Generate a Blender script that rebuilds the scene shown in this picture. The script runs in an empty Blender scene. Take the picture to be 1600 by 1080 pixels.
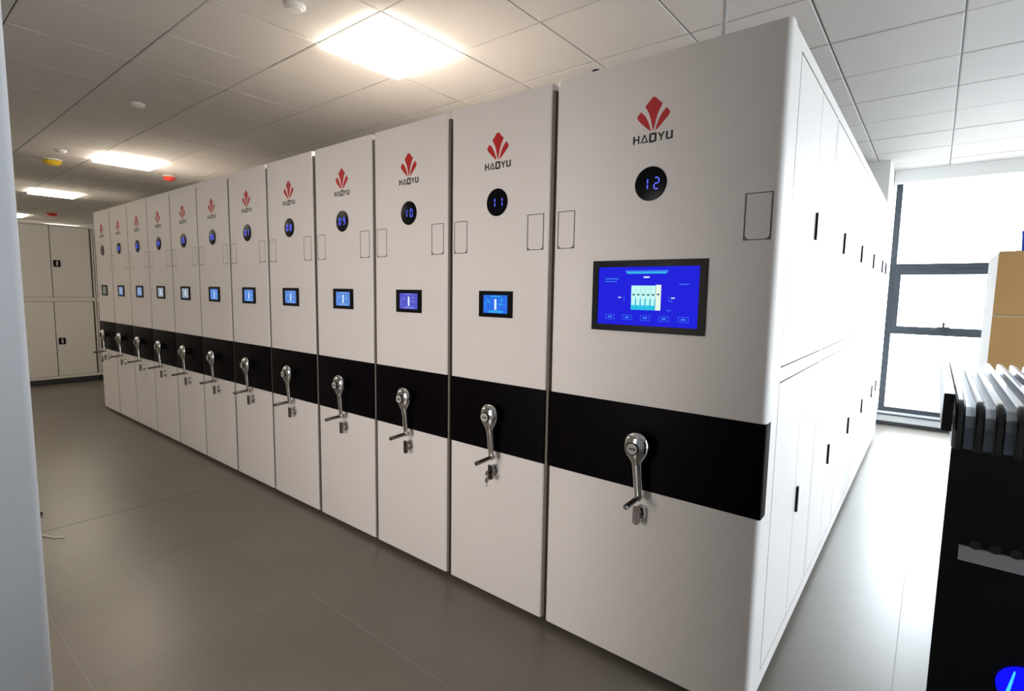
import bpy, bmesh, math, random
from mathutils import Matrix, Vector
random.seed(4)
SC = bpy.context.scene
COL = SC.collection

# ------------------------------------------------------------------ camera
CAM_POS = Vector((0.43058042, -1.89445481, 1.52767911))
YAW, PITCH, ROLL, FPX = math.radians(38.61630643), math.radians(5.79077835), math.radians(0.94456615), 823.48
def cam_axes():
    cy, sy, cp, sp = math.cos(YAW), math.sin(YAW), math.cos(PITCH), math.sin(PITCH)
    f = Vector((-sy*cp, cy*cp, -sp)); r = Vector((cy, sy, 0)); u = r.cross(f)
    c, s = math.cos(ROLL), math.sin(ROLL)
    return c*r + s*u, -s*r + c*u, f
CR, CU, CF = cam_axes()
cd = bpy.data.cameras.new('camera'); cam = bpy.data.objects.new('camera', cd); COL.objects.link(cam)
cam.matrix_world = Matrix(((CR.x, CU.x, -CF.x, CAM_POS.x), (CR.y, CU.y, -CF.y, CAM_POS.y), (CR.z, CU.z, -CF.z, CAM_POS.z), (0, 0, 0, 1)))
cd.sensor_fit = 'HORIZONTAL'; cd.sensor_width = 36.0; cd.lens = FPX*36/1600; cd.clip_start = 0.02; cd.clip_end = 200
SC.camera = cam
def pix(p):
    d = Vector(p) - CAM_POS
    z = d.dot(CF)
    if z < 0.05: return None
    return 800 + FPX*d.dot(CR)/z, 540 - FPX*d.dot(CU)/z

# ------------------------------------------------------------------ sky, daylight, exposure
W = bpy.data.worlds.new('overcast_sky'); SC.world = W; W.use_nodes = True
bg = W.node_tree.nodes['Background']; bg.inputs[1].default_value = 22.0
SKY_COL, GROUND_COL = (0.86, 0.92, 1.0, 1), (0.22, 0.22, 0.215, 1)      # even overcast sky, duller ground well below the horizon
_tc = W.node_tree.nodes.new('ShaderNodeTexCoord'); _sx = W.node_tree.nodes.new('ShaderNodeSeparateXYZ'); _rp = W.node_tree.nodes.new('ShaderNodeValToRGB')
_mr = W.node_tree.nodes.new('ShaderNodeMapRange'); _mr.inputs['From Min'].default_value = -0.34; _mr.inputs['From Max'].default_value = -0.20
_rp.color_ramp.elements[0].color = GROUND_COL; _rp.color_ramp.elements[1].color = SKY_COL
W.node_tree.links.new(_tc.outputs['Generated'], _sx.inputs[0]); W.node_tree.links.new(_sx.outputs['Z'], _mr.inputs['Value'])
W.node_tree.links.new(_mr.outputs[0], _rp.inputs['Fac']); W.node_tree.links.new(_rp.outputs['Color'], bg.inputs[0])
LED = 27.0                      # emission of the ceiling light panels
LED_COL = (1.0, 0.88, 0.72)
vs = SC.view_settings
vs.view_transform = 'Standard'; vs.look = 'None'; vs.gamma = 1; vs.use_curve_mapping = False; vs.exposure = 0.0
SC.display_settings.display_device = 'sRGB'
SC.cycles.max_bounces = 10; SC.cycles.diffuse_bounces = 6; SC.cycles.glossy_bounces = 4; SC.cycles.transparent_max_bounces = 12
SC.cycles.use_denoising = True
SC.cycles.sample_clamp_indirect = 8.0

WIN_Y, WIN_X0, WIN_X1, ROOM_X1, ROOM_Y0, ROOM_X0, ZC = 5.9, -0.03, 2.97, 3.0, -3.4, -17.2, 3.0
RW = [(0.1, 1.1)]            # unseen window added in the right-hand wall for side daylight (y from, y to)
FW = (-1.95, -0.86, 0.72, 2.15)                        # unseen window added behind the photographer to light the unit fronts (x from, x to, z from, z to)
def portal(w, h, loc, rz):
    pd = bpy.data.lights.new('window_portal', 'AREA'); pd.shape = 'RECTANGLE'; pd.size = w; pd.size_y = h; pd.cycles.is_portal = True
    po = bpy.data.objects.new('window_portal', pd); COL.objects.link(po); po.location = loc; po.rotation_euler = (-math.pi/2, 0, rz)
portal(WIN_X1-WIN_X0, 2.9, ((WIN_X0+WIN_X1)/2, WIN_Y+0.12, 1.5), 0)
portal(RW[-1][1]-RW[0][0], 2.75, (ROOM_X1+0.12, (RW[0][0]+RW[-1][1])/2, 1.45), -math.pi/2)
portal(FW[1]-FW[0], FW[3]-FW[2], ((FW[0]+FW[1])/2, ROOM_Y0-0.12, (FW[2]+FW[3])/2), math.pi)

# ------------------------------------------------------------------ materials
MATS = {}
def mat(name, col, rough=0.5, metal=0.0, spec=0.5, emit=None, strength=0, coat=0, noise=None, bump=None):
    m = bpy.data.materials.new(name); m.use_nodes = True
    nt = m.node_tree; b = nt.nodes['Principled BSDF']
    b.inputs['Base Color'].default_value = (*col, 1); b.inputs['Roughness'].default_value = rough
    b.inputs['Metallic'].default_value = metal; b.inputs['Specular IOR Level'].default_value = spec
    b.inputs['Coat Weight'].default_value = coat
    if emit: b.inputs['Emission Color'].default_value = (*emit, 1); b.inputs['Emission Strength'].default_value = strength
    if noise:
        sc, amt, detail = noise
        tc = nt.nodes.new('ShaderNodeTexCoord'); n = nt.nodes.new('ShaderNodeTexNoise')
        n.inputs['Scale'].default_value = sc; n.inputs['Detail'].default_value = detail
        r = nt.nodes.new('ShaderNodeValToRGB')
        r.color_ramp.elements[0].position = 0.3; r.color_ramp.elements[1].position = 0.7
        r.color_ramp.elements[0].color = (*[c*(1-amt) for c in col], 1); r.color_ramp.elements[1].color = (*[min(1, c*(1+amt)) for c in col], 1)
        nt.links.new(tc.outputs['Object'], n.inputs['Vector']); nt.links.new(n.outputs['Fac'], r.inputs['Fac']); nt.links.new(r.outputs['Color'], b.inputs['Base Color'])
    if bump:
        sc, st = bump
        tc = nt.nodes.new('ShaderNodeTexCoord'); n = nt.nodes.new('ShaderNodeTexNoise'); n.inputs['Scale'].default_value = sc; n.inputs['Detail'].default_value = 4
        bp = nt.nodes.new('ShaderNodeBump'); bp.inputs['Strength'].default_value = st; bp.inputs['Distance'].default_value = 0.002
        nt.links.new(tc.outputs['Object'], n.inputs['Vector']); nt.links.new(n.outputs['Fac'], bp.inputs['Height']); nt.links.new(bp.outputs['Normal'], b.inputs['Normal'])
    MATS[name] = m; return m
def emission(name, col, st):
    m = bpy.data.materials.new(name); m.use_nodes = True; nt = m.node_tree; nt.nodes.clear()
    e = nt.nodes.new('ShaderNodeEmission'); e.inputs[0].default_value = (*col, 1); e.inputs[1].default_value = st
    o = nt.nodes.new('ShaderNodeOutputMaterial'); nt.links.new(e.outputs[0], o.inputs[0]); MATS[name] = m; return m

mat('white_steel', (0.77, 0.735, 0.71), 0.42, spec=0.4, noise=(3.0, 0.012, 2))
mat('cream_steel', (0.70, 0.68, 0.63), 0.45, spec=0.4, noise=(3.0, 0.012, 2))
mat('plate_steel', (0.76, 0.725, 0.70), 0.4, spec=0.4)
mat('seal_rubber', (0.075, 0.065, 0.055), 0.7, spec=0.1)  # dark colour for the painted shade in door seams
mat('recess_grey', (0.17, 0.155, 0.135), 0.7, spec=0.1)  # grey for painted shade in unit slots and around pull plates
mat('black_gloss', (0.003, 0.002, 0.003), 0.4, spec=0.05)
mat('black_plastic', (0.006, 0.006, 0.007), 0.35, spec=0.10)
mat('black_disc', (0.004, 0.004, 0.006), 0.25, spec=0.10)
mat('chrome', (0.80, 0.80, 0.82), 0.09, metal=1.0)
mat('chrome_dull', (0.62, 0.62, 0.63), 0.35, metal=0.6)
mat('dark_chrome', (0.22, 0.20, 0.20), 0.18, metal=1.0)
mat('badge_grey', (0.45, 0.44, 0.42), 0.4)
mat('logo_red', (0.50, 0.008, 0.012), 0.45)
mat('logo_black', (0.008, 0.007, 0.007), 0.5)
mat('ceiling_white', (0.58, 0.565, 0.555), 0.85, spec=0.2, noise=(1.3, 0.02, 3), bump=(160, 0.12))
mat('grid_metal', (0.07, 0.065, 0.06), 0.6)
mat('wall_white', (0.78, 0.78, 0.77), 0.8, spec=0.2)
mat('wall_grey', (0.84, 0.85, 0.88), 0.75, spec=0.2, noise=(2.0, 0.02, 3))
mat('wall_dull', (0.30, 0.29, 0.28), 0.8, spec=0.2)
mat('window_metal', (0.035, 0.045, 0.06), 0.45)
mat('skirt_dark', (0.03, 0.03, 0.035), 0.5)
mat('sill_white', (0.75, 0.76, 0.77), 0.4)
mat('cardboard', (0.44, 0.26, 0.105), 0.8, spec=0.15, noise=(4.0, 0.05, 4))
mat('tape', (0.50, 0.34, 0.18), 0.4)
mat('blue_plastic', (0.01, 0.06, 0.45), 0.4)
mat('detector_white', (0.75, 0.74, 0.72), 0.5)
mat('cap_yellow', (0.60, 0.42, 0.02), 0.4)
mat('cap_red', (0.70, 0.05, 0.03), 0.4)
mat('pipe_grey', (0.42, 0.42, 0.40), 0.5)
mat('appliance_black', (0.006, 0.006, 0.007), 0.35, spec=0.3)
mat('fin_black', (0.010, 0.010, 0.012), 0.30, coat=0.6)
mat('tray_blue', (0.30, 0.36, 0.46), 0.3, metal=0.3)
mat('label_grey', (0.55, 0.55, 0.58), 0.6)
mat('cable_black', (0.01, 0.01, 0.01), 0.5)
mat('cable_white', (0.55, 0.52, 0.45), 0.5)
mat('joint_light', (0.20, 0.185, 0.16), 0.5)
mat('joint_dark', (0.06, 0.05, 0.04), 0.5)
emission('led_panel', LED_COL, LED)
emission('digit_blue', (0.10, 0.14, 1.0), 1.6)
mat('digit_dim', (0.05, 0.035, 0.035), 0.4)
mat('disc_brown', (0.035, 0.024, 0.024), 0.3)
emission('screen_blue', (0.018, 0.018, 0.72), 1.0)
emission('screen_deep', (0.010, 0.010, 0.45), 1.0)
emission('screen_mint', (0.55, 0.95, 0.90), 1.0)
emission('screen_teal', (0.03, 0.55, 0.80), 1.0)
emission('screen_sky', (0.05, 0.22, 0.90), 1.0)
emission('screen_cream', (0.80, 0.95, 0.80), 1.0)
emission('screen_dark', (0.01, 0.05, 0.08), 1.0)
emission('screen_white', (0.75, 0.90, 1.0), 1.0)
emission('panel_azure', (0.03, 0.16, 0.80), 1.0)
emission('panel_cyan', (0.04, 0.42, 0.85), 1.0)
emission('panel_violet', (0.10, 0.10, 0.58), 1.0)
emission('panel_soft', (0.11, 0.25, 0.68), 1.0)
emission('panel_mid', (0.18, 0.40, 0.85), 1.0)
emission('panel_mauve', (0.20, 0.22, 0.72), 1.0)
emission('panel_pale', (0.24, 0.31, 0.45), 1.0)
emission('panel_grey', (0.33, 0.37, 0.42), 1.0)
emission('panel_green', (0.14, 0.17, 0.13), 1.0)
emission('panel_light', (0.42, 0.60, 0.92), 1.0)
emission('led_blue', (0.005, 0.005, 0.95), 1.3)
emission('led_cyan', (0.05, 0.55, 1.0), 1.3)

def floor_material():
    m = bpy.data.materials.new('floor_epoxy'); m.use_nodes = True; nt = m.node_tree; b = nt.nodes['Principled BSDF']
    tc = nt.nodes.new('ShaderNodeTexCoord')
    n1 = nt.nodes.new('ShaderNodeTexNoise'); n1.inputs['Scale'].default_value = 0.9; n1.inputs['Detail'].default_value = 6; n1.inputs['Roughness'].default_value = 0.6
    n2 = nt.nodes.new('ShaderNodeTexNoise'); n2.inputs['Scale'].default_value = 60; n2.inputs['Detail'].default_value = 3
    r1 = nt.nodes.new('ShaderNodeValToRGB')
    r1.color_ramp.elements[0].position = 0.32; r1.color_ramp.elements[0].color = (0.118, 0.105, 0.084, 1)
    r1.color_ramp.elements[1].position = 0.72; r1.color_ramp.elements[1].color = (0.160, 0.143, 0.116, 1)
    mx = nt.nodes.new('ShaderNodeMixRGB'); mx.blend_type = 'MULTIPLY'; mx.inputs[0].default_value = 0.25
    # pale scuffs: thin stretched streaks
    mp = nt.nodes.new('ShaderNodeMapping'); mp.inputs['Scale'].default_value = (2.2, 9.0, 1); mp.inputs['Rotation'].default_value = (0, 0, 0.5)
    n3 = nt.nodes.new('ShaderNodeTexNoise'); n3.inputs['Scale'].default_value = 2.0; n3.inputs['Detail'].default_value = 8; n3.inputs['Roughness'].default_value = 0.7
    r3 = nt.nodes.new('ShaderNodeValToRGB'); r3.color_ramp.elements[0].position = 0.60; r3.color_ramp.elements[0].color = (0, 0, 0, 1); r3.color_ramp.elements[1].position = 0.80; r3.color_ramp.elements[1].color = (0.35, 0.35, 0.35, 1)
    mx3 = nt.nodes.new('ShaderNodeMixRGB'); mx3.inputs[2].default_value = (0.26, 0.24, 0.20, 1)
    L = nt.links.new
    L(tc.outputs['Object'], n1.inputs['Vector']); L(tc.outputs['Object'], n2.inputs['Vector']); L(tc.outputs['Object'], mp.inputs['Vector']); L(mp.outputs['Vector'], n3.inputs['Vector'])
    L(n1.outputs['Fac'], r1.inputs['Fac']); L(r1.outputs['Color'], mx.inputs[1]); L(n2.outputs['Color'], mx.inputs[2])
    L(n3.outputs['Fac'], r3.inputs['Fac']); L(r3.outputs['Color'], mx3.inputs[0]); L(r1.outputs['Color'], mx3.inputs[1])
    L(mx3.outputs['Color'], b.inputs['Base Color'])
    b.inputs['Roughness'].default_value = 0.33; b.inputs['Specular IOR Level'].default_value = 0.6
    bp = nt.nodes.new('ShaderNodeBump'); bp.inputs['Strength'].default_value = 0.06; bp.inputs['Distance'].default_value = 0.004
    L(n1.outputs['Fac'], bp.inputs['Height']); L(bp.outputs['Normal'], b.inputs['Normal'])
    MATS['floor_epoxy'] = m
floor_material()
def glass_material(name, tint):
    m = bpy.data.materials.new(name); m.use_nodes = True; nt = m.node_tree; nt.nodes.clear()
    t = nt.nodes.new('ShaderNodeBsdfTransparent'); t.inputs[0].default_value = (*tint, 1)
    g = nt.nodes.new('ShaderNodeBsdfGlossy'); g.inputs['Roughness'].default_value = 0.02
    mx = nt.nodes.new('ShaderNodeMixShader'); mx.inputs[0].default_value = 0.06
    o = nt.nodes.new('ShaderNodeOutputMaterial')
    nt.links.new(t.outputs[0], mx.inputs[1]); nt.links.new(g.outputs[0], mx.inputs[2]); nt.links.new(mx.outputs[0], o.inputs[0])
    MATS[name] = m
glass_material('window_glass', (0.95, 0.97, 0.97)); glass_material('tinted_glass', (1.0, 0.93, 0.87))  # warm tint chosen for the light from the added window

# ------------------------------------------------------------------ mesh helpers
class MB:
    def __init__(s): s.v = []; s.f = []
    def box(s, x0, x1, y0, y1, z0, z1):
        b = len(s.v)
        s.v += [(x0,y0,z0),(x1,y0,z0),(x1,y1,z0),(x0,y1,z0),(x0,y0,z1),(x1,y0,z1),(x1,y1,z1),(x0,y1,z1)]
        s.f += [(b,b+3,b+2,b+1),(b+4,b+5,b+6,b+7),(b,b+1,b+5,b+4),(b+1,b+2,b+6,b+5),(b+2,b+3,b+7,b+6),(b+3,b,b+4,b+7)]
        return s
    def prism(s, pts, a0, a1, axis='y'):
        # pts: outline in the two other axes, pushed from a0 to a1 along axis
        def P(p, a):
            return {'y': (p[0], a, p[1]), 'x': (a, p[0], p[1]), 'z': (p[0], p[1], a)}[axis]
        b = len(s.v); n = len(pts)
        s.v += [P(p, a0) for p in pts] + [P(p, a1) for p in pts]
        s.f += [tuple(range(b, b+n)), tuple(range(b+2*n-1, b+n-1, -1))]
        for i in range(n):
            j = (i+1) % n
            s.f.append((b+i, b+n+i, b+n+j, b+j))
        return s
    def rings(s, rings, cap=True):
        b = len(s.v); n = len(rings[0])
        for r in rings: s.v += [tuple(p) for p in r]
        for k in range(len(rings)-1):
            for i in range(n):
                j = (i+1) % n
                s.f.append((b+k*n+i, b+k*n+j, b+(k+1)*n+j, b+(k+1)*n+i))
        if cap:
            s.f.append(tuple(range(b+n-1, b-1, -1))); s.f.append(tuple(range(b+(len(rings)-1)*n, b+len(rings)*n)))
        return s
    def tube(s, path, rad, n=8):
        path = [Vector(p) for p in path]; rr = []
        for i, p in enumerate(path):
            t = (path[min(i+1, len(path)-1)] - path[max(i-1, 0)]).normalized()
            a = Vector((0,0,1)) if abs(t.z) < 0.9 else Vector((1,0,0))
            u = t.cross(a).normalized(); w = t.cross(u)
            r = rad[i] if isinstance(rad, (list, tuple)) else rad
            rr.append([p + r*(math.cos(2*math.pi*k/n)*u + math.sin(2*math.pi*k/n)*w) for k in range(n)])
        return s.rings(rr)
    def mesh(s, name, smooth=None):
        me = bpy.data.meshes.new(name); me.from_pydata(s.v, [], s.f); me.validate()
        bm = bmesh.new(); bm.from_mesh(me); bmesh.ops.recalc_face_normals(bm, faces=bm.faces); bm.to_mesh(me); bm.free()
        if smooth:
            me.shade_smooth(); me.set_sharp_from_angle(angle=math.radians(smooth))
        me.update(); return me
def link(name, me, m, parent=None, loc=None):
    if m and not me.materials: me.materials.append(MATS[m])
    o = bpy.data.objects.new(name, me); COL.objects.link(o)
    if parent: o.parent = parent
    if loc: o.location = loc
    return o
def obj(name, mb, m, parent=None, smooth=None, loc=None): return link(name, mb.mesh(name, smooth), m, parent, loc)
def empty(name, loc): 
    o = bpy.data.objects.new(name, None); COL.objects.link(o); o.location = loc; o.empty_display_size = 0.1; return o
def tag(o, label, cat, group=None):
    o['label'] = label; o['category'] = cat
    if group: o['group'] = group
    return o
def struct(o, label=None):
    o['kind'] = 'structure'
    if label: o['label'] = label
    return o
CACHE = {}
def cached(key, build, smooth=None):
    if key not in CACHE: CACHE[key] = build().mesh(key if isinstance(key, str) else key[0], smooth)
    return CACHE[key]
def circle(cx, cz, r, n=40, rz=None): return [(cx + r*math.cos(2*math.pi*i/n), cz + (rz or r)*math.sin(2*math.pi*i/n)) for i in range(n)]

# ------------------------------------------------------------------ room shell
floor = struct(obj('floor', MB().box(ROOM_X0, ROOM_X1, ROOM_Y0, WIN_Y+0.15, -0.1, 0.0), 'floor_epoxy'), 'dull grey-brown coated floor with faint joints')
for (x0, x1, y0, y1, m) in [(-6.0, 0.35, -0.552, -0.548, 'joint_light'), (-6.0, -0.5, -1.425, -1.421, 'joint_light'), (-3.783, -3.776, -4.5, -0.30, 'joint_dark'), (-1.973, -1.969, -3.0, -0.30, 'joint_light'), (0.410, 0.413, -0.3, 5.7, 'joint_light')]:
    obj('floor_joint', MB().box(x0, x1, y0, y1, -0.001, 0.0006), m, floor)

PX0, PY0, T = -0.167, -0.64, 0.606      # ceiling grid lines: X = PX0 - T k ; Y = PY0 + T j
ceil = struct(obj('ceiling', MB().box(ROOM_X0, ROOM_X1, ROOM_Y0, WIN_Y+0.15, ZC+0.012, ZC+0.10), 'grid_metal'), 'suspended ceiling of square white panels')
LIGHTS = [(3, 1), (11, 1), (17, 1), (24, 1), (10, -4), (15, -4), (20, -4), (27, 1), (27, 3), (27, -1)]  # behind-camera and far-end panels are added, unseen, to brighten fronts and far ceiling
def tile_mesh():
    g = 0.0035; h = T/2 - g; b = 0.006
    m = MB(); m.rings([[(-h,-h,0.011),(h,-h,0.011),(h,h,0.011),(-h,h,0.011)], [(-h,-h,0.003),(h,-h,0.003),(h,h,0.003),(-h,h,0.003)], [(-h+b,-h+b,0),(h-b,-h+b,0),(h-b,h-b,0),(-h+b,h-b,0)]])
    return m.mesh('ceiling_tile')
TM = tile_mesh()
def in_view(c):
    q = [pix((c[0]+a*T/2, c[1]+b*T/2, ZC)) for a in (-1, 1) for b in (-1, 1)]
    if any(p is None for p in q): return 0
    xs, ys = [p[0] for p in q], [p[1] for p in q]
    if max(xs) < 0 or min(xs) > 1600 or max(ys) < 0 or min(ys) > 1080: return 0
    # hidden behind the shelving row?
    vis = False
    for a in (-0.45, 0, 0.45):
        for b in (-0.45, 0, 0.45):
            p = Vector((c[0]+a*T, c[1]+b*T, ZC)); d = p - CAM_POS
            if p.y > 0:
                t = -CAM_POS.y/d.y; h = CAM_POS + d*t
                if h.x < 0.0 and h.z < 2.4: continue
            vis = True
    return (max(xs)-min(xs))*(max(ys)-min(ys)) if vis else 0
cells = []
for k in range(-6, 29):
    for j in range(-9, 11):
        if (k, j) in LIGHTS: continue
        cx, cy = PX0 - T*(k+0.5), PY0 + T*(j+0.5)
        if cx+T/2 > ROOM_X1 or cx-T/2 < ROOM_X0 or cy-T/2 < ROOM_Y0 or cy+T/2 > WIN_Y-0.02: continue
        cells.append((in_view((cx, cy)), cx, cy))
CUT_Y0, CUT_Y1 = PY0 + T*10, WIN_Y-0.10
cells.sort(reverse=True)
rest = MB()
for k in range(-6, 1):
    cx = PX0 - T*(k+0.5)
    if cx+T/2 > ROOM_X1: continue
    h = T/2-0.0035
    obj('ceiling_tile', MB().box(-h, h, -(CUT_Y1-CUT_Y0)/2+0.003, (CUT_Y1-CUT_Y0)/2-0.001, 0, 0.011), 'ceiling_white', ceil, loc=(cx, (CUT_Y0+CUT_Y1)/2, ZC))
for i, (a, cx, cy) in enumerate(cells):
    if a > 60 and i < 300:
        o = link('ceiling_tile', TM, 'ceiling_white', ceil, (cx, cy, ZC + random.uniform(-0.0012, 0.0012)))
        o.rotation_euler = (random.uniform(-0.0015, 0.0015), random.uniform(-0.0015, 0.0015), 0)
    else:
        h = T/2-0.0035; rest.box(cx-h, cx+h, cy-h, cy+h, ZC, ZC+0.011)
ro = obj('ceiling_tile_field', rest, 'ceiling_white', ceil); ro['kind'] = 'stuff'

def led(k, j, label):
    cx, cy = PX0 - T*(k+0.5), PY0 + T*(j+0.5); h = T/2-0.004; e = h-0.012
    r = tag(empty('led_ceiling_panel', (cx, cy, ZC)), label, 'ceiling light', 'square light panels set in the ceiling grid')
    f = MB()
    f.box(-h, h, -h, -e, -0.003, 0.010).box(-h, h, e, h, -0.003, 0.010).box(-h, -e, -e, e, -0.003, 0.010).box(e, h, -e, e, -0.003, 0.010)
    obj('frame', f, 'detector_white', r)
    obj('diffuser', MB().box(-e, e, -e, e, -0.032, 0.008), 'led_panel', r)
LL = ['glowing square light panel in the ceiling above units 09 and 10, largest in view', 'glowing square ceiling light near the red cap, second from the camera',
      'glowing square ceiling light in front of the far cream cabinets, third from the camera', 'farthest glowing ceiling light, above and beyond the far cream cabinets'] + \
     ['glowing square ceiling light outside the picture, behind the photographer']*3 + ['glowing square ceiling light hidden above the far end of the room']*3
for (k, j), l in zip(LIGHTS, LL): led(k, j, l)

def wall(name, box, m='wall_white', label=None): return struct(obj(name, MB().box(*box), m), label)
ya, yb = RW[0][0], RW[-1][1]
struct(obj('wall_right', MB().box(ROOM_X1, ROOM_X1+0.15, ROOM_Y0, ya, 0, ZC+0.1).box(ROOM_X1, ROOM_X1+0.15, yb, WIN_Y+0.15, 0, ZC+0.1).box(ROOM_X1, ROOM_X1+0.15, ya, yb, 0, 0.16).box(ROOM_X1, ROOM_X1+0.15, ya, yb, 2.86, ZC+0.1), 'wall_white'), 'white wall with windows at the right')
struct(obj('wall_front', MB().box(ROOM_X0, FW[0], ROOM_Y0-0.15, ROOM_Y0, 0, ZC+0.1).box(FW[1], ROOM_X1, ROOM_Y0-0.15, ROOM_Y0, 0, ZC+0.1).box(FW[0], FW[1], ROOM_Y0-0.15, ROOM_Y0, 0, FW[2]).box(FW[0], FW[1], ROOM_Y0-0.15, ROOM_Y0, FW[3], ZC+0.1), 'wall_dull'), 'grey wall behind the photographer')
wall('wall_far', (ROOM_X0-0.15, ROOM_X0, ROOM_Y0, WIN_Y+0.15, 0, ZC+0.1))
wall('wall_back', (ROOM_X0, WIN_X0-0.02, WIN_Y, WIN_Y+0.15, 0, ZC+0.1))
wall('wall_lintel', (WIN_X0-0.02, ROOM_X1, WIN_Y-0.10, WIN_Y-0.002, 2.86, ZC+0.012), label='white lintel above the window')
wall('wall_pier', (-0.75, -0.055, 5.17, WIN_Y, 0, ZC+0.012), label='white pier beside the window behind the shelving')
# near pale grey wall end at the left of the frame
def round_box(x0, x1, y0, y1, z0, z1, r, n=5):
    pts = []
    for cx, cy, a0 in ((x1-r, y1-r, 0), (x0+r, y1-r, 90), (x0+r, y0+r, 180), (x1-r, y0+r, 270)):
        for i in range(n+1):
            a = math.radians(a0 + 90*i/n); pts.append((cx + r*math.cos(a), cy + r*math.sin(a)))
    return MB().prism(pts, z0, z1, 'z')
struct(obj('wall_left', round_box(-0.84, -0.70, -3.4, -1.722, 0, ZC+0.012, 0.012), 'wall_grey', smooth=40), 'pale blue-grey wall end close to the camera')

# ------------------------------------------------------------------ window
def window(name, x0, x1, label, latch=True, loc=(0, WIN_Y, 0), rz=0.0, top=2.98):
    y0, y1 = 0.0, 0.07
    f = MB()
    f.box(x0, x0+0.065, y0, y1, 0.16, top).box(x1-0.065, x1, y0, y1, 0.16, top)
    f.box(x0+0.065, x1-0.065, y0, y1, top-0.06, top).box(x0+0.065, x1-0.065, y0, y1, 0.16, 0.215)
    f.box(x0+0.065, x1-0.065, y0, y1, 1.87, 1.935).box(x0+0.065, x1-0.065, y0, y1, 1.105, 1.15)
    w = struct(obj(name, f, 'window_metal', loc=loc), label); w.rotation_euler.z = rz
    s = MB(); a, b = x0+0.067, x1-0.067
    s.box(a, a+0.05, y0-0.012, y1-0.01, 1.152, 1.868).box(b-0.05, b, y0-0.012, y1-0.01, 1.152, 1.868)
    s.box(a+0.05, b-0.05, y0-0.012, y1-0.01, 1.805, 1.868).box(a+0.05, b-0.05, y0-0.012, y1-0.01, 1.152, 1.200)
    obj('sash_frame', s, 'window_metal', w)
    for za, zb, xa, xb in ((0.215, 1.105, x0+0.065, x1-0.065), (1.200, 1.805, a+0.05, b-0.05), (1.935, top-0.06, x0+0.065, x1-0.065)):
        obj('pane', MB().box(xa, xb, 0.035, 0.041, za, zb), 'window_glass', w)
    if latch:
        c = (x0+x1)/2 - 0.05
        obj('latch', MB().box(c-0.06, c+0.06, y0-0.045, y0-0.012, 1.19, 1.212).box(c-0.012, c+0.012, y0-0.06, y0-0.02, 1.20, 1.262), 'window_metal', w)
    return w
window('window_1', -0.03, 1.17, 'dark framed window with a sash between two glass lights')
window('window_2', 1.17, 2.37, 'dark framed window right of the view')
window('window_3', 2.37, 2.97, 'narrow dark framed window right of the view', False)
for i, (a, b) in enumerate(RW): window('window_%d' % (4+i), -b, -a, 'dark framed window in the right-hand wall, out of view', True, (ROOM_X1, 0, 0), -math.pi/2, 2.86)
fm = MB(); a, b, c, d = FW
fm.box(a, a+0.05, ROOM_Y0-0.07, ROOM_Y0, c, d).box(b-0.05, b, ROOM_Y0-0.07, ROOM_Y0, c, d).box(a+0.05, b-0.05, ROOM_Y0-0.07, ROOM_Y0, c, c+0.05).box(a+0.05, b-0.05, ROOM_Y0-0.07, ROOM_Y0, d-0.05, d)
w7 = struct(obj('window_7', fm, 'window_metal'), 'window in the wall behind the photographer, out of view')
obj('pane', MB().box(a+0.05, b-0.05, ROOM_Y0-0.04, ROOM_Y0-0.034, c+0.05, d-0.05), 'tinted_glass', w7)
sill = struct(obj('trim_1', MB().box(-0.05, 3.0, WIN_Y-0.02, WIN_Y+0.12, 0.035, 0.16), 'sill_white'), 'low white sill under the window')
obj('sill_edge', MB().box(-0.05, 3.0, WIN_Y-0.045, WIN_Y+0.0, 0.120, 0.135), 'window_metal', sill)
struct(obj('baseboard_window', MB().box(-0.05, 3.0, WIN_Y-0.04, WIN_Y+0.1, 0.0, 0.042), 'skirt_dark'), 'dark strip along the foot of the window sill')

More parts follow.
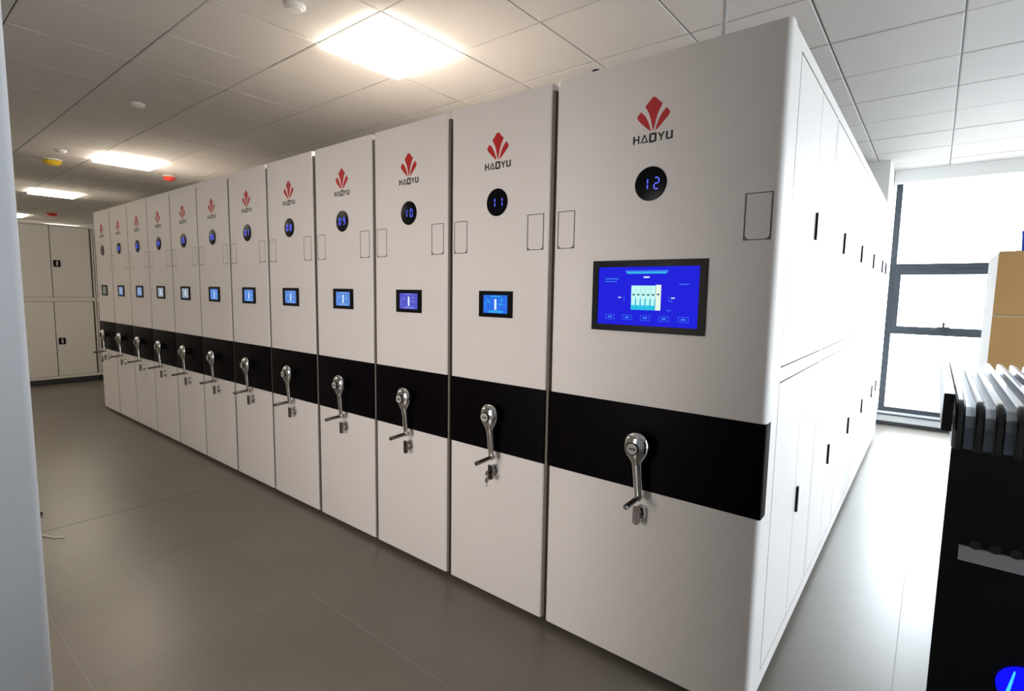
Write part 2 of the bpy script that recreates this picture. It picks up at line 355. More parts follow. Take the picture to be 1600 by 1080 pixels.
# ------------------------------------------------------------------ shelving units
LEFT = {12: -0.866, 11: -1.478, 10: -2.097, 9: -2.710, 8: -3.330, 7: -3.942, 6: -4.555, 5: -5.162, 4: -5.770, 3: -6.376, 2: -6.984, 1: -7.597}
RIGHT = {12: 0.018, 11: -0.891, 10: -1.504, 9: -2.119, 8: -2.747, 7: -3.366, 6: -3.968, 5: -4.579, 4: -5.186, 3: -5.78, 2: -6.39, 1: -7.0}
DEPTH, TOPZ, BOTZ, BZ0, BZ1, PT = 5.05, 2.40, 0.028, 0.762, 1.097, 0.06
def panel(w, z0, z1, r, holes, hz):
    """front sheet: flat face pierced by pull recesses, rounded vertical edges"""
    m = MB(); h = w/2; n = 6
    xs = sorted([-h+r, h-r] + [x for p in holes for x in p]); zs = sorted({z0, z1, *hz}) if holes else [z0, z1]
    for a, b in zip(xs, xs[1:]):
        for c, d in zip(zs, zs[1:]):
            if any(abs(a-p[0]) < 1e-6 and abs(b-p[1]) < 1e-6 for p in holes) and abs(c-hz[0]) < 1e-6: 
                k = len(m.v); dp = 0.022
                m.v += [(a,0,c),(b,0,c),(b,0,d),(a,0,d),(a,dp,c),(b,dp,c),(b,dp,d),(a,dp,d)]
                m.f += [(k,k+1,k+5,k+4),(k+1,k+2,k+6,k+5),(k+2,k+3,k+7,k+6),(k+3,k,k+4,k+7),(k+4,k+5,k+6,k+7)]
                continue
            k = len(m.v); m.v += [(a,0,c),(b,0,c),(b,0,d),(a,0,d)]; m.f.append((k,k+1,k+2,k+3))
    prof = []
    for i in range(n+1):
        a = math.pi/2*i/n; prof.append((h-r + r*math.sin(a), r - r*math.cos(a)))
    prof.append((h, PT))
    for sg in (1, -1):
        k = len(m.v)
        for (x, y) in prof: m.v += [(sg*x, y, z0), (sg*x, y, z1)]
        for i in range(len(prof)-1):
            q = (k+2*i, k+2*i+2, k+2*i+3, k+2*i+1); m.f.append(q if sg > 0 else q[::-1])
    pp = [(-x, y) for x, y in prof[::-1]] + prof
    for z, fl in ((z0, 1), (z1, 0)):
        k = len(m.v); m.v += [(x, y, z) for x, y in pp]; q = tuple(range(k, k+len(pp))); m.f.append(q[::-1] if fl else q)
    k = len(m.v); m.v += [(-h,PT,z0),(h,PT,z0),(h,PT,z1),(-h,PT,z1)]; m.f.append((k,k+3,k+2,k+1))
    return m
def panel_mesh(name, *a):
    m = panel(*a); me = bpy.data.meshes.new(name); me.from_pydata(m.v, [], m.f)
    bm = bmesh.new(); bm.from_mesh(me); bmesh.ops.remove_doubles(bm, verts=bm.verts, dist=1e-5); bm.to_mesh(me); bm.free()
    me.shade_smooth(); me.set_sharp_from_angle(angle=math.radians(25)); return me
PETALS = [[(-0.0055,0.06),(0.0035,0.06),(0.0335,0.031),(0.0245,0.015),(0.0165,-0.001),(0.0095,-0.025),(0.0045,-0.046),(0.0,-0.062),(-0.0045,-0.044),(-0.0105,-0.018),(-0.0185,0.005),(-0.0340,0.031)],
          [(-0.0495,0.014),(-0.0325,-0.003),(-0.0205,-0.024),(-0.0125,-0.045),(-0.0085,-0.062),(-0.0215,-0.051),(-0.0435,-0.031),(-0.0605,-0.014),(-0.0650,-0.004),(-0.0595,0.006)],
          [(0.0495,0.014),(0.0570,0.006),(0.0635,-0.004),(0.0595,-0.014),(0.0455,-0.028),(0.0305,-0.042),(0.0195,-0.053),(0.0085,-0.062),(0.0125,-0.045),(0.0205,-0.024),(0.0315,-0.004),(0.0415,0.007)]]
def letters():
    z0, z1 = -0.0995, -0.0700; t = 0.0076; X = -0.0785
    out = []
    def rect(m, a, b, c, d): m.prism([(X+a, c), (X+b, c), (X+b, d), (X+a, d)], -0.0006, 0.001)
    m = MB(); rect(m, 0, t, z0, z1); rect(m, 0.0197, 0.0259, z0, z1); rect(m, t, 0.0197, z0+0.0125, z0+0.018); out.append(m)
    m = MB(); ax = 0.0454
    m.prism([(X+0.0300, z0), (X+0.0358, z0), (X+ax+0.0012, z1-0.007), (X+ax+0.0012, z1), (X+ax-0.0022, z1)], -0.0006, 0.001)
    m.prism([(X+0.0552, z0), (X+0.0610, z0), (X+ax+0.0030, z1), (X+ax+0.0012, z1), (X+ax+0.0012, z1-0.007)], -0.0006, 0.001)
    m.prism([(X+0.0388, z0), (X+0.0552, z0), (X+0.0535, z0+0.005), (X+0.0410, z0+0.005)], -0.0006, 0.001); out.append(m)
    m = MB(); a, b, c, d = 0.0642, 0.0935, z0-0.0025, z1+0.0025; s = 0.0085
    rect(m, a, a+s, c+0.004, d-0.002); rect(m, b-s, b, c+0.002, d-0.004)
    m.prism([(X+a+0.002, c), (X+b-0.006, c), (X+b, c+0.004), (X+b-s, c+0.0075), (X+a+s, c+0.0075), (X+a, c+0.004)], -0.0007, 0.001)
    m.prism([(X+a, d-0.004), (X+a+s, d-0.0075), (X+b-s, d-0.0075), (X+b, d-0.004), (X+b-0.002, d), (X+a+0.006, d)], -0.0007, 0.001); out.append(m)
    m = MB(); a, b = 0.0977, 0.1252; c = (a+b)/2
    m.prism([(X+a, z1), (X+a+0.0075, z1), (X+c, z1-0.0105), (X+b-0.0075, z1), (X+b, z1), (X+c+0.003, z0+0.0115), (X+c+0.003, z0), (X+c-0.003, z0), (X+c-0.003, z0+0.0115)], -0.0006, 0.001); out.append(m)
    m = MB(); a, b = 0.1290, 0.1555; rect(m, a, a+t, z0+0.003, z1); rect(m, b-t, b, z0+0.003, z1)
    m.prism([(X+a+0.003, z0), (X+b-0.003, z0), (X+b, z0+0.003), (X+b-t, z0+0.006), (X+a+t, z0+0.006), (X+a, z0+0.003)], -0.0007, 0.001); out.append(m)
    return out
LETTERS = letters()
SEG = {'0': 'abcdef', '1': 'bc', '2': 'abged', '3': 'abgcd', '4': 'fgbc', '5': 'afgcd', '6': 'afgedc', '7': 'abc', '8': 'abcdefg', '9': 'abfgcd'}
def digit(ch):
    m = MB(); w, h, t = 0.0088, 0.0200, 0.0019
    for s in SEG[ch]:
        if s in 'agd':
            z = {'a': h, 'g': 0, 'd': -h}[s]
            m.prism([(-w+0.002, z), (-w+0.0035, z+t), (w-0.0035, z+t), (w-0.002, z), (w-0.0035, z-t), (-w+0.0035, z-t)], -0.0012, 0)
        else:
            x = w if s in 'bc' else -w; za, zb = (0, h) if s in 'bf' else (-h, 0)
            m.prism([(x, za+0.002), (x+t, za+0.0035), (x+t, zb-0.0035), (x, zb-0.002), (x-t, zb-0.0035), (x-t, za+0.0035)], -0.0012, 0)
    return m
def plate_outline(w, h, r=0.016, n=5):
    pts = [(-w/2, h/2), (-w/2, -h/2+r)]
    for i in range(1, n+1):
        a = math.pi + math.pi/2*i/n; pts.append((-w/2+r + r*math.cos(a), -h/2+r + r*math.sin(a)))
    for i in range(n+1):
        a = 1.5*math.pi + math.pi/2*i/n; pts.append((w/2-r + r*math.cos(a), -h/2+r + r*math.sin(a)))
    pts.append((w/2, h/2)); return pts
def crank_body():
    # domed head tapering into a flat arm; z relative to the pivot
    prof = [(0.0555,0.006,0.004),(0.052,0.022,0.012),(0.044,0.036,0.019),(0.032,0.045,0.024),(0.015,0.051,0.027),(-0.003,0.052,0.028),(-0.020,0.049,0.027),(-0.036,0.041,0.024),(-0.050,0.030,0.020),(-0.062,0.021,0.016),(-0.075,0.0201,0.0125),(-0.100,0.0189,0.0105),(-0.140,0.0177,0.0095),(-0.180,0.0165,0.009),(-0.200,0.0159,0.0088),(-0.208,0.0105,0.007),(-0.212,0.005,0.004)]
    n = 28; rr = []
    for z, hw, hd in prof:
        sx = 0.018*max(0, (-z-0.03)/0.18)
        rr.append([(sx + hw*math.cos(2*math.pi*i/n), -0.045 + hd*math.sin(2*math.pi*i/n), z) for i in range(n)])
    m = MB(); m.rings(rr)
    return m
def lathe_y(prof, n=20, sx=1.0, sz=1.0):
    return MB().rings([[(sx*r*math.cos(2*math.pi*i/n), y, sz*r*math.sin(2*math.pi*i/n)) for i in range(n)] for y, r in prof])
def rect_xz(m, x0, x1, z0, z1, y=-0.0009): m.prism([(x0, z0), (x1, z0), (x1, z1), (x0, z1)], y, 0.0005); return m

def small_screen(u, cx_parent, kind):
    f = MB(); w, h, iw, ih = 0.1015, 0.0615, 0.0755, 0.0425
    f.prism([(-w,-h),(w,-h),(w,-ih),(-w,-ih)], -0.006, 0.004).prism([(-w,ih),(w,ih),(w,h),(-w,h)], -0.006, 0.004)
    f.prism([(-w,-ih),(-iw,-ih),(-iw,ih),(-w,ih)], -0.006, 0.004).prism([(iw,-ih),(w,-ih),(w,ih),(iw,ih)], -0.006, 0.004)
    fr = link('touch_screen', cached('touch_screen_frame', lambda: f), 'black_plastic', u, (0, -0.002, 1.4695))
    base, col, hi = {'azure': ('panel_azure', 'screen_white', 'panel_cyan'), 'violet': ('panel_violet', 'screen_white', 'panel_mauve'), 'soft': ('panel_soft', 'screen_white', 'panel_mid'),
                     'pale': ('panel_pale', 'panel_light', 'panel_soft'), 'grey': ('panel_grey', 'screen_white', 'panel_pale'), 'green': ('panel_green', 'panel_grey', 'panel_grey')}[kind]
    link('screen', cached(('screen', base), lambda: MB().box(-iw, iw, -0.002, 0.002, -ih, ih)), base, fr)
    def g1():
        m = MB(); rect_xz(m, -0.006, 0.006, -0.026, 0.024, -0.0029); return m
    def g2():
        m = MB()
        rect_xz(m, -0.030, 0.030, 0.034, 0.040, -0.0026); rect_xz(m, -0.042, 0.045, -0.040, -0.030, -0.0026)
        for z in (0.004, -0.009, -0.022): rect_xz(m, -0.068, -0.060, z-0.004, z+0.003, -0.0026)
        rect_xz(m, -0.056, -0.040, 0.016, 0.021, -0.0026); rect_xz(m, -0.050, -0.028, 0.008, 0.013, -0.0026)
        rect_xz(m, 0.014, 0.060, -0.0022, 0.0004, -0.0026); rect_xz(m, 0.030, 0.044, 0.017, 0.022, -0.0026); rect_xz(m, 0.034, 0.038, 0.008, 0.030, -0.0026)
        rect_xz(m, 0.024, 0.036, -0.006, 0.004, -0.0027)
        return m
    if kind != 'green':
        link('screen_icon', cached(('screen_icon', col), g1), col, fr)
        link('screen_print', cached(('screen_print', hi), g2), hi, fr)

def big_screen(u):
    w, h, iw, ih = 0.2285, 0.1375, 0.2035, 0.1125
    f = MB(); f.prism([(-w,-h),(w,-h),(w,-ih),(-w,-ih)], -0.008, 0.004).prism([(-w,ih),(w,ih),(w,h),(-w,h)], -0.008, 0.004)
    f.prism([(-w,-ih),(-iw,-ih),(-iw,ih),(-w,ih)], -0.008, 0.004).prism([(iw,-ih),(w,-ih),(w,ih),(iw,ih)], -0.008, 0.004)
    fr = obj('touch_screen', f, 'black_plastic', u, loc=(0, -0.002, 1.5195)); fr['label'] = 'large blue touch screen in a black frame'
    obj('screen', MB().box(-iw, iw, -0.003, 0.002, -ih, ih), 'screen_blue', fr)
    Y = -0.0038
    m = MB(); m.prism([(-0.0885,0.0985),(0.0885,0.0985),(0.0790,0.0855),(-0.0790,0.0855)], Y, 0)
    obj('screen_header', m, 'screen_sky', fr)
    m = MB(); rect_xz(m, -0.0785, 0.0785, 0.0870, 0.0925, -0.0044); obj('screen_header', m, 'screen_teal', fr)
    m = MB()
    for i in range(5): rect_xz(m, -0.0590+i*0.0198, -0.0590+i*0.0198+0.0188, -0.010, 0.0410, Y)
    obj('screen_drawing', m, 'screen_mint', fr)
    m = MB()
    for i in range(5): rect_xz(m, -0.0590+i*0.0198, -0.0590+i*0.0198+0.0188, -0.0520, -0.010, Y)
    obj('screen_drawing', m, 'screen_teal', fr)
    m = MB()
    for i in range(5): rect_xz(m, -0.0570+i*0.0198, -0.0570+i*0.0198+0.0140, -0.034, -0.010, Y-0.0004)
    obj('screen_drawing', m, 'screen_mint', fr)
    m = MB(); rect_xz(m, 0.0405, 0.0610, -0.0520, 0.0440, Y); obj('screen_drawing', m, 'screen_cream', fr)
    m = MB()
    for i in range(5): rect_xz(m, -0.0530+i*0.0198, -0.0440+i*0.0198, 0.0035, 0.0090, Y-0.0008)
    rect_xz(m, 0.0460, 0.0555, 0.0055, 0.0110, Y-0.0008); obj('screen_drawing', m, 'screen_dark', fr)
    m = MB()
    for x in (-0.1480, -0.0735, 0.0010, 0.0760, 0.1500):
        a, b, t = 0.0195, 0.0095, 0.0012
        rect_xz(m, x-a, x+a, -0.0825+b-t, -0.0825+b, Y); rect_xz(m, x-a, x+a, -0.0825-b, -0.0825-b+t, Y)
        rect_xz(m, x-a, x-a+t, -0.0825-b+t, -0.0825+b-t, Y); rect_xz(m, x+a-t, x+a, -0.0825-b+t, -0.0825+b-t, Y)
        rect_xz(m, x-0.0085, x+0.0085, -0.0860, -0.0790, Y)
    for i in range(9): rect_xz(m, -0.1725+i*0.0066, -0.1725+i*0.0066+0.0045, 0.0640, 0.0690, Y)
    for i in range(8): rect_xz(m, -0.1725+i*0.0066, -0.1725+i*0.0066+0.0045, 0.0540, 0.0580, Y)
    rect_xz(m, -0.0895, -0.0885, -0.0235, 0.0025, Y); rect_xz(m, 0.0920, 0.0930, -0.0200, 0.0025, Y)
    rect_xz(m, 0.098, 0.106, -0.0185, -0.0145, Y); rect_xz(m, 0.085, 0.102, -0.0520, -0.0490, Y); rect_xz(m, 0.130, 0.166, 0.0450, 0.0480, Y)
    sb = obj('screen_button', m, 'screen_sky', fr); sb['kind'] = 'stuff'
    m = MB(); rect_xz(m, -0.0100, 0.0130, 0.0700, 0.0755, Y); rect_xz(m, -0.1135, -0.1030, -0.0075, -0.0035, Y); rect_xz(m, 0.1010, 0.1150, -0.0065, -0.0025, Y)
    sb = obj('screen_caption', m, 'screen_white', fr); sb['kind'] = 'stuff'

UNITG = 'white mobile shelving units standing in one long row'
LABELS = {12: 'widest white shelving unit, number 12, with a large blue touch screen', 11: 'white mobile shelving unit showing blue number 11, a key hanging in its lock',
          10: 'white mobile shelving unit showing blue number 10, third from the right', 9: 'white shelving unit with blue 09 on its disc, fourth from the right', 8: 'white shelving unit with blue 08 on its disc, fifth from the right',
          7: 'white shelving unit with blue 07 on its disc, sixth from the right', 6: 'white shelving unit with blue 06 on its disc, sixth from the far left end', 5: 'white shelving unit with blue 05 on its disc, fifth from the far left end',
          4: 'white shelving unit with blue 04 on its disc, fourth from the far left end', 3: 'white mobile shelving unit showing blue number 03, third from the far end', 2: 'white mobile shelving unit showing 02, second from the far end',
          1: 'white mobile shelving unit at the far left end with an unlit number disc'}
SCREENS = {11: 'azure', 10: 'violet', 9: 'soft', 8: 'soft', 7: 'soft', 6: 'soft', 5: 'grey', 4: 'grey', 3: 'pale', 2: 'pale', 1: 'green'}
PZ0, PZ1 = 1.713, 1.869
def shelving(n):
    xl, xr = LEFT[n], RIGHT[n]
    big = n == 12
    w = (xr-xl) if big else 0.589
    cx = (xl+xr)/2 if big else xl + w/2
    u = tag(empty('mobile_shelving_unit', (cx, 0, 0)), LABELS[n], 'shelving unit', UNITG)
    r = 0.020 if big else 0.010
    h = w/2
    holes = [(-h+0.0205, -h+0.1065), (h-0.1115, h-0.0235)] if big else [(-h+0.0155, -h+0.1065), (h-0.1185, h-0.0275)]
    kp = 'b' if big else 's'
    def pm(key, *a):
        if key not in CACHE: CACHE[key] = panel_mesh(key[0], *a)
        return CACHE[key]
    up = link('upper_panel', pm(('upper_panel', kp), w, BZ1, TOPZ, r, holes, (PZ0, PZ1)), 'white_steel', u)
    link('lower_panel', pm(('lower_panel', kp), w, BOTZ, BZ0, r, [], ()), 'white_steel', u)
    def band():
        m = MB(); hh = h+0.001; rr = r*0.35; pts = []
        for i in range(5):
            a = math.pi/2*i/4; pts.append((hh-rr+rr*math.sin(a), -0.003+rr-rr*math.cos(a)))
        pts.append((hh, PT)); pts = [(-x, y) for x, y in pts[::-1]] + pts
        return m.prism(pts, BZ0, BZ1, 'z')
    link('black_band', cached(('black_band', kp), band, 30), 'black_gloss', u)
    for a, b in holes:
        pw = (b-a) - 0.0110; ph = (PZ1-PZ0) - 0.0070; hw = (b-a) - 0.0004
        link('pull_plate', cached(('pull_plate', round(pw, 4)), lambda: MB().prism(plate_outline(pw, ph), 0.0001, 0.0009)), 'plate_steel', up, ((a+b)/2, 0, (PZ0+PZ1)/2))
        link('pull_recess', cached(('pull_recess', round(hw, 4)), lambda: MB().box(-hw/2, hw/2, 0.0010, 0.021, -(PZ1-PZ0)/2+0.0002, (PZ1-PZ0)/2-0.0002)), 'recess_grey', up, ((a+b)/2, 0, (PZ0+PZ1)/2))  # dark fill painting the shade around the pull plate
    lx = -0.4325 - cx if big else 0.0
    for i, p in enumerate(PETALS): link('logo_petal', cached(('logo_petal', i), lambda: MB().prism(p, -0.0006, 0.001)), 'logo_red', up, (lx, 0, 2.19))
    for i, m in enumerate(LETTERS): link('letter', cached(('letter', i), lambda: m), 'logo_black', up, (lx, 0, 2.19))
    # number display
    d = link('number_display', cached(('number_display', n == 1), lambda: lathe_y([(0.004, 0.0625), (-0.003, 0.0625), (-0.0048, 0.0605), (-0.005, 0.0590)], 48), 30), 'disc_brown' if n == 1 else 'black_disc', u, (lx, 0, 1.9385))
    for i, ch in enumerate('%02d' % n):
        link('digit', cached(('digit', ch, n == 1), lambda: digit(ch)), 'digit_dim' if n == 1 else 'digit_blue', d, ((-0.0215, 0.0225)[i]+0.002, -0.005, -0.001))
    if big: big_screen_parent = empty_shift(u, lx)
    else: small_screen(u, 0, SCREENS[n])
    # crank
    c = link('crank', cached('crank', crank_body, 50), 'chrome', u, (lx+0.008, -0.003, 0.945))
    link('crank_hub', cached('crank_hub', lambda: lathe_y([(0.003, 0.030), (-0.010, 0.030), (-0.014, 0.026), (-0.035, 0.022)], 24), 40), 'black_plastic', c)  # hub coloured black to stand in for the shadow behind the head
    def grip():
        return MB().tube([(0.016, -0.030, 0), (0.016, -0.050, 0), (0.014, -0.145, -0.006), (0.014, -0.150, -0.006)], [0.0125, 0.0095, 0.0105, 0.0085], 14)
    link('grip', cached('grip', grip, 40), 'dark_chrome', c, (0, 0, -0.200))
    b = link('badge', cached('badge', lambda: lathe_y([(0.0, 0.0255), (-0.007, 0.0255), (-0.008, 0.0240)], 28), 40), 'black_plastic', c, (-0.004, -0.0685, -0.004))
    b2 = link('badge_face', cached('badge_face', lambda: lathe_y([(0.0, 0.0215), (-0.0012, 0.0210)], 28), 40), 'badge_grey', c, (-0.004, -0.0764, -0.004))
    def bl():
        m = MB()
        for x in (-0.0115, -0.0045, 0.0025, 0.0085): m.box(x, x+0.0042, -0.0006, 0.0004, -0.0045, 0.0045)
        return m
    link('badge_print', cached('badge_print', bl), 'black_plastic', c, (-0.0025, -0.0777, -0.004))
    # lock
    k = link('lock', cached('lock', lambda: lathe_y([(0.001, 0.0235), (-0.007, 0.0235), (-0.014, 0.0200), (-0.015, 0.0160)], 22, 1.0, 1.45), 40), 'chrome', u, (lx+0.016, 0, 0.672))
    link('lock_stem', cached('lock_stem', lambda: lathe_y([(-0.012, 0.0095), (-0.036, 0.0095)], 14), 40), 'chrome', k)
    link('lock_knob', cached('lock_knob', lambda: MB().prism(plate_outline(0.027, 0.070, 0.011), -0.046, -0.034)), 'dark_chrome', k, (0, 0, -0.004))
    if n in (11, 1):
        def key():
            m = MB(); m.box(-0.0015, 0.0015, -0.062, -0.040, -0.004, 0.002).prism(circle(-0.067, -0.001, 0.012, 14), -0.0013, 0.0013, 'x'); return m
        def key2():
            m = MB(); m.tube([(0, -0.066, -0.010), (0.0, -0.068, -0.022)], 0.0014, 6).prism(circle(-0.068, -0.034, 0.0135, 14), -0.0013, 0.0013, 'x').prism([(-0.070, -0.044), (-0.066, -0.044), (-0.0665, -0.068), (-0.069, -0.068)], -0.001, 0.001, 'x'); return m
        link('key', cached('key', key), 'dark_chrome', k); link('hanging_key', cached('hanging_key', key2), 'dark_chrome', k)
    # dark strip painting the shade in the slot towards the next unit
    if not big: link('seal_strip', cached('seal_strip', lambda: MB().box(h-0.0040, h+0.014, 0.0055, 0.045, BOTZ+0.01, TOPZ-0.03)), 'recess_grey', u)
    # carcass
    if big: body_with_doors(u, cx, xl, xr)
    else:
        def body():
            m = MB(); m.box(-h+0.016, h-0.016, PT, DEPTH, 0.06, TOPZ-0.015); m.box(-h+0.05, h-0.05, PT+0.03, DEPTH-0.05, 0.0, 0.06); return m
        link('body', cached('body', body), 'white_steel', u)
    return u
def empty_shift(u, lx):
    class U: pass
    before = set(bpy.data.objects)
    big_screen(u)
    for o in set(bpy.data.objects) - before:
        if o.parent == u: o.location.x += lx
def body_with_doors(u, cx, xl, xr):
    X = -cx + 0.016           # local x of the outer face of the end side
    xi = X-0.030
    m = MB(); m.box(xl-cx+0.016, xi, PT, DEPTH, 0.05, TOPZ-0.003); m.box(xi, X-0.0014, PT, PT+0.0095, 0.05, TOPZ-0.003).box(xi, X-0.0014, DEPTH-0.0195, DEPTH, 0.05, TOPZ-0.003).box(xi, X-0.0014, PT+0.0095, DEPTH-0.0195, 0.05, 0.0995).box(xi, X-0.0014, PT+0.0095, DEPTH-0.0195, 2.3605, TOPZ-0.003); m.box(xl-cx+0.05, xi-0.02, PT+0.03, DEPTH-0.05, 0.0, 0.05)
    b = obj('body', m, 'white_steel', u)
    S0, SW, NS = 0.165, 0.865, 5
    secs = [(S0+SW*i, S0+SW*(i+1)-0.028, 2) for i in range(NS)] + [(S0+SW*NS, DEPTH-0.06, 1)]
    fr = MB(); g = 0.0065
    def bar(y0, y1, z0, z1): fr.box(X-0.0013, X, y0, y1, z0, z1)
    bar(PT+0.0015, DEPTH, 0.05, 0.112); bar(PT+0.0015, DEPTH, 1.222, 1.272); bar(PT+0.0015, DEPTH, 2.352, TOPZ-0.003)
    edges = [PT+0.0015] + [e for s in secs for e in s[:2]] + [DEPTH]
    for a, c in zip(edges[::2], edges[1::2]):
        for z0, z1 in ((0.112, 1.222), (1.272, 2.352)): bar(a, c, z0, z1)
    obj('side_frame', fr, 'white_steel', b)
    obj('door_seal', MB().box(xi, X-0.0014, PT+0.01, DEPTH-0.02, 0.10, 2.36), 'seal_rubber', b)  # dark sheet behind the doors paints the shade of their seams
    def rdoor(y0, y1, z0, z1):
        r = 0.008; pts = []
        for yy, zz, a0 in ((y1-r, z1-r, 0), (y0+r, z1-r, 90), (y0+r, z0+r, 180), (y1-r, z0+r, 270)):
            for i in range(4):
                a = math.radians(a0+30*i); pts.append((yy+r*math.cos(a), zz+r*math.sin(a)))
        return MB().prism(pts, X-0.0013, X, 'x')
    for (y0, y1, n) in secs:
        for z0, z1, hz in ((0.112, 1.222, 0.645), (1.272, 2.352, 1.82)):
            if n == 2:
                ym = (y0+y1)/2 + 0.02
                obj('door', rdoor(y0+g, ym-0.0020, z0+g, z1-g), 'white_steel', u)
                d = obj('door', rdoor(ym+0.0020, y1-g, z0+g, z1-g), 'white_steel', u); hy = ym+0.055
            else:
                d = obj('door', rdoor(y0+g, y1-g, z0+g, z1-g), 'white_steel', u); hy = y0+0.05
            obj('handle', MB().box(X-0.004, X+0.0012, hy-0.026, hy+0.030, hz-0.056, hz+0.056), 'chrome_dull', d)
            obj('pull_bar', MB().box(X+0.0004, X+0.010, hy-0.030, hy-0.012, hz-0.056, hz+0.056), 'black_plastic', d)
            obj('latch_bar', MB().box(X+0.0004, X+0.0045, hy+0.012, hy+0.024, hz-0.036, hz+0.036), 'black_plastic', d)
UNITS = {n: shelving(n) for n in range(12, 0, -1)}

# things on top of and above the shelving
tag(obj('conduit_pipe', MB().tube([(0, 0, 0), (0, 0, 0.615)], 0.0095, 12), 'pipe_grey', smooth=40, loc=(-0.292, 0.30, TOPZ-0.004)), 'thin grey conduit pipe dropping from the ceiling onto unit 12', 'pipe')
dm = MB(); dm.rings([[(r*math.cos(2*math.pi*i/20), r*math.sin(2*math.pi*i/20), z) for i in range(20)] for z, r in ((0, 0.030), (0.040, 0.030), (0.060, 0.026), (0.073, 0.016), (0.078, 0.004))])
tag(obj('dome_sensor', dm, 'black_gloss', smooth=40, loc=(-0.768, 0.15, TOPZ-0.003)), 'small black dome peeping over the top edge of unit 12', 'sensor')
ca = MB(); ca.tube([(-0.03+0.06*i/10, 0, 0.045*math.sin(math.pi*i/10)) for i in range(11)], 0.005, 8)
tag(obj('cable_loop', ca, 'cable_white', smooth=60, loc=(-2.745, 0.12, TOPZ-0.014)), 'small pale cable loop on the top edge of unit 09', 'cable')

# ------------------------------------------------------------------ ceiling fittings
def disc_thing(name, loc, prof, m, label, cat, group, cap=None):
    r = tag(empty(name, loc), label, cat, group)
    def lz(pr): return MB().rings([[(q*math.cos(2*math.pi*i/28), q*math.sin(2*math.pi*i/28), z) for i in range(28)] for z, q in pr])
    obj('base', lz(prof), m, r, 40)
    if cap: obj('cap', lz(cap[0]), cap[1], r, 40)
det = [(0.0, 0.052), (-0.012, 0.052), (-0.018, 0.046)]
gr = 'small round fittings on the ceiling'
disc_thing('smoke_detector', (-2.297, -0.342, ZC), det, 'detector_white', 'white round fitting on the ceiling, nearest the camera', 'detector', gr, ([(-0.018, 0.040), (-0.026, 0.034), (-0.028, 0.020)], 'detector_white'))
disc_thing('smoke_detector', (-4.747, -0.334, ZC), det, 'detector_white', 'small white round fitting in the middle of the dim ceiling', 'detector', gr, ([(-0.018, 0.040), (-0.026, 0.034), (-0.028, 0.020)], 'detector_white'))
disc_thing('smoke_detector', (-7.218, -0.341, ZC), det, 'detector_white', 'small white round fitting just above the yellow cap', 'detector', gr, ([(-0.018, 0.040), (-0.026, 0.034), (-0.028, 0.020)], 'detector_white'))
cb = [(0.0, 0.075), (-0.012, 0.075), (-0.016, 0.066)]
cap = [(-0.016, 0.072), (-0.024, 0.074), (-0.050, 0.058), (-0.060, 0.046), (-0.062, 0.020)]
disc_thing('capped_detector', (-7.85, -0.30, ZC), [(z*1.1, r*1.25) for z, r in cb], 'detector_white', 'yellow capped detector on the ceiling', 'detector', 'detectors with coloured dust caps', ([(z*1.1, r*1.25) for z, r in cap], 'cap_yellow'))
disc_thing('capped_detector', (-7.72, 0.88, ZC), cb, 'detector_white', 'red capped detector on the ceiling above the shelving row', 'detector', 'detectors with coloured dust caps', (cap, 'cap_red'))
disc_thing('capped_detector', (-13.9, 0.80, ZC), cb, 'detector_white', 'red capped detector on the ceiling above the far cream cabinets', 'detector', 'detectors with coloured dust caps', ([(z*1.2, r*1.3) for z, r in cap], 'cap_red'))

# ------------------------------------------------------------------ far cabinets
FX = -10.0
def cabinet(y0, y1, z0, z1, plinth, hz, label):
    r = tag(empty('steel_cabinet', (FX-0.225, (y0+y1)/2, z0)), label, 'cabinet', 'cream steel cabinets at the far end')
    w = (y1-y0)/2; H = z1-z0; x = 0.225
    b = MB(); zb = plinth
    b.box(-0.225, x-0.02, -w, w, zb, H)
    e = 0.018
    b.box(x-0.02, x, -w, -w+e, zb, H).box(x-0.02, x, w-e, w, zb, H).box(x-0.02, x, -w+e, w-e, H-0.022, H).box(x-0.02, x, -w+e, w-e, zb, zb+0.035)
    obj('body', b, 'cream_steel', r)
    if plinth: obj('plinth', MB().box(-0.20, x-0.015, -w+0.005, w-0.005, 0, plinth), 'skirt_dark', r)
    g = 0.009; obj('door_seal', MB().box(x-0.0199, x-0.008, -w+e+0.0005, w-e-0.0005, zb+0.0355, H-0.0225), 'seal_rubber', r)  # dark backing added so the door gaps look shaded
    for s in (0, 1):
        a, c = ((-w+e+g, -g*0.6), (g*0.6, w-e-0.022))[s]
        d = obj('door', MB().box(x-0.0079, x-0.002, a, c, zb+0.035+g*0.6, H-0.022-g*0.6), 'cream_steel', r)
        if s:
            obj('handle', MB().box(x-0.003, x+0.006, a+0.02, a+0.105, hz-z0-0.05, hz-z0+0.05), 'black_plastic', d)
            obj('lever', MB().box(x+0.003, x+0.014, a+0.052, a+0.075, hz-z0-0.033, hz-z0+0.033), 'chrome', d)
cabinet(-0.50, 0.535, 0.0, 1.295, 0.09, 0.665, 'lower cream steel cabinet with a black handle at the far end')
cabinet(-0.50, 0.535, 1.297, 2.43, 0.0, 1.845, 'upper cream steel cabinet stacked at the far end, black handle')
cabinet(0.545, 1.58, 0.0, 1.295, 0.09, 0.665, 'lower cream cabinet mostly hidden behind the farthest shelving unit')
cabinet(0.545, 1.58, 1.297, 2.43, 0.0, 1.845, 'upper cream cabinet mostly hidden behind the farthest shelving unit')

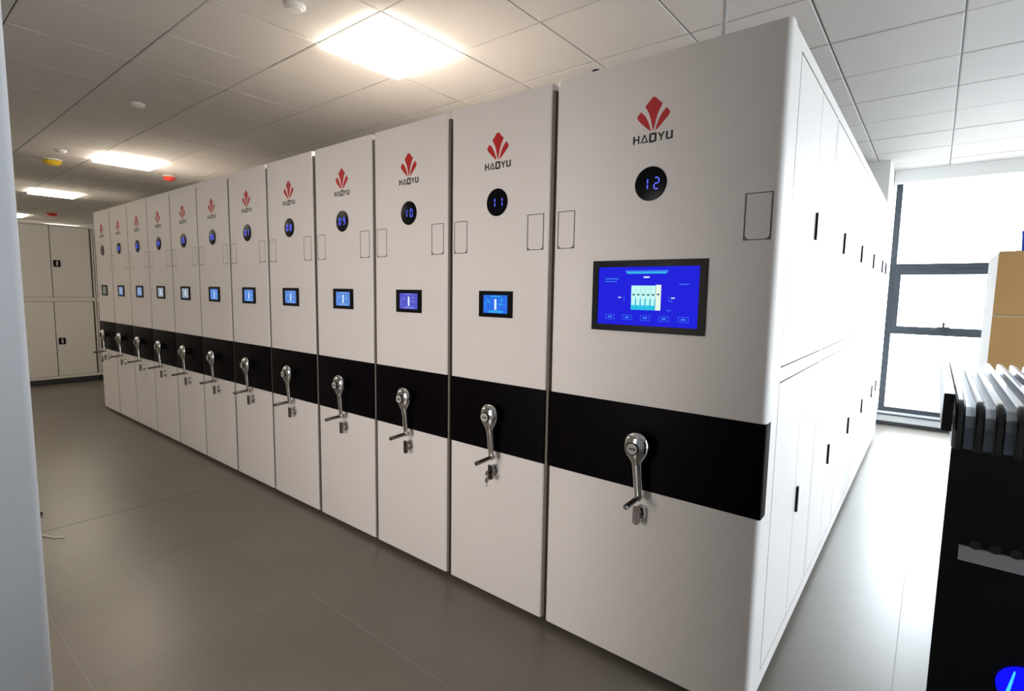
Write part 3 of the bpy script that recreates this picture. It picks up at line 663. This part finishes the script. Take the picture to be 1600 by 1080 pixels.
# ------------------------------------------------------------------ right-hand things
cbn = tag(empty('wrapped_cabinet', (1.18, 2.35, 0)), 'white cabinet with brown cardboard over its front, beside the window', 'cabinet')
obj('body', MB().box(-0.50, 0.50, -0.34, 0.37, 0, 1.785), 'wall_white', cbn)  # carton side coloured white to stand in for window glare
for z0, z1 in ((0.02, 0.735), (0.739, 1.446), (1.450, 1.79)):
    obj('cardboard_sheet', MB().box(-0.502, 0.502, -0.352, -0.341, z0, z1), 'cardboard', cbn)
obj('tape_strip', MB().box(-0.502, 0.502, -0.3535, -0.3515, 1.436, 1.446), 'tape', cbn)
bb = tag(empty('blue_bin', (0.98, 2.25, 1.786)), 'blue plastic bin on top of the cardboard fronted cabinet', 'bin')
q = MB(); q.rings([[(-0.205,-0.145,0),(0.205,-0.145,0),(0.205,0.145,0),(-0.205,0.145,0)], [(-0.21,-0.15,0.10),(0.21,-0.15,0.10),(0.21,0.15,0.10),(-0.21,0.15,0.10)]]); obj('body', q, 'blue_plastic', bb)
obj('rim', MB().box(-0.212, 0.212, -0.152, 0.152, 0.10, 0.118), 'blue_plastic', bb)

AX, AY, AZ = 0.461, -1.0, 1.352
ap = tag(empty('equipment_cabinet', (AX+0.25, AY+0.30, 0)), 'black equipment cabinet with a ridged top at the right edge of the picture', 'cabinet')
def A(x0, x1, y0, y1, z0, z1, m=None): return (m or MB()).box(x0-AX-0.25, x1-AX-0.25, y0-AY-0.30, y1-AY-0.30, z0, z1)
obj('body', MB().prism([(-0.25, -0.30), (0.25, -0.30), (0.22, 0.30), (-0.218, 0.30)], 0.0, AZ-0.0205, 'z'), 'appliance_black', ap)
obj('side_lip', A(AX-0.0125, AX-0.0015, AY-0.005, AY+0.60, AZ+0.003, AZ+0.053), 'appliance_black', ap)
tr = MB(); pts = [(AY+0.60, AZ-0.02), (AY+0.60, AZ+0.022), (AY+0.10, AZ+0.022), (AY+0.05, AZ+0.017), (AY+0.025, AZ+0.006), (AY+0.012, AZ-0.012), (AY+0.008, AZ-0.02)]
tr.prism([(y-AY-0.30, z) for y, z in pts], -0.25, 0.25, 'x'); obj('tray', tr, 'tray_blue', ap)
def fin():
    pts = [(0.60, -0.02), (0.60, 0.042), (0.03, 0.042)]
    for i in range(1, 7):
        a = math.radians(90 + 15*i); pts.append((0.03 + 0.034*math.cos(a), 0.008 + 0.034*math.sin(a)))
    pts += [(-0.004, -0.02)]
    m = MB(); 
    t = 0.0048; b = 0.0022
    def off(p, d): 
        c = (0.3, 0.0); return (p[0]+(c[0]-p[0])*d/0.3, p[1]-(d if p[1] > 0 else 0))
    rr = [[(x, p[0]-0.30, p[1]) for p in ([off(p, dd) for p in pts] if dd else pts)] for x, dd in ((-t, b), (-t+b, 0), (t-b, 0), (t, b))]
    return m.rings(rr)
FINM = fin().mesh('fin', 35)
for i in range(25): link('fin', FINM, 'fin_black', ap, (AX+0.0065+0.0195*i-AX-0.25, 0, AZ))
obj('label_strip', A(0.479, 0.94, AY-0.004, AY+0.001, 1.186, 1.2055), 'label_grey', ap)
for x in (0.4945, 0.514, 0.5335, 0.553): 
    obj('stud', MB().prism([(p[0]-AX-0.25, p[1]) for p in circle(x, 1.210, 0.006, 14)], AY-0.004-AY-0.30, -0.299, 'y'), 'skirt_dark', ap)
ind = obj('indicator_light', MB().prism([(p[0]-AX-0.25, p[1]) for p in circle(0.556, 1.038, 0.028, 28)], -0.3035, -0.299, 'y'), 'led_blue', ap); ind['label'] = 'glowing blue indicator light'
obj('light_streak', MB().prism([(x-AX-0.25, z) for x, z in ((0.537, 1.022), (0.541, 1.022), (0.5455, 1.058), (0.544, 1.059))], -0.3045, -0.303, 'y'), 'led_cyan', ind)

# floor cables beside the grey wall end
tag(obj('black_cable', MB().tube([(-4.38, -1.30, 0.006), (-4.22, -1.235, 0.006), (-4.10, -1.205, 0.012), (-4.07, -1.225, 0.010), (-4.11, -1.25, 0.008), (-4.28, -1.34, 0.008)], 0.010, 8), 'cable_black', smooth=60), 'short black cable end on the floor beside the grey wall end', 'cable')
tag(obj('pale_wire', MB().tube([(-3.95, -1.36, 0.004), (-3.80, -1.31, 0.004), (-3.70, -1.262, 0.005), (-3.62, -1.225, 0.004), (-3.585, -1.185, 0.004)], 0.004, 6), 'cable_white', smooth=60), 'thin pale wire lying on the floor near the grey wall end', 'wire')
bpy.context.view_layer.update()
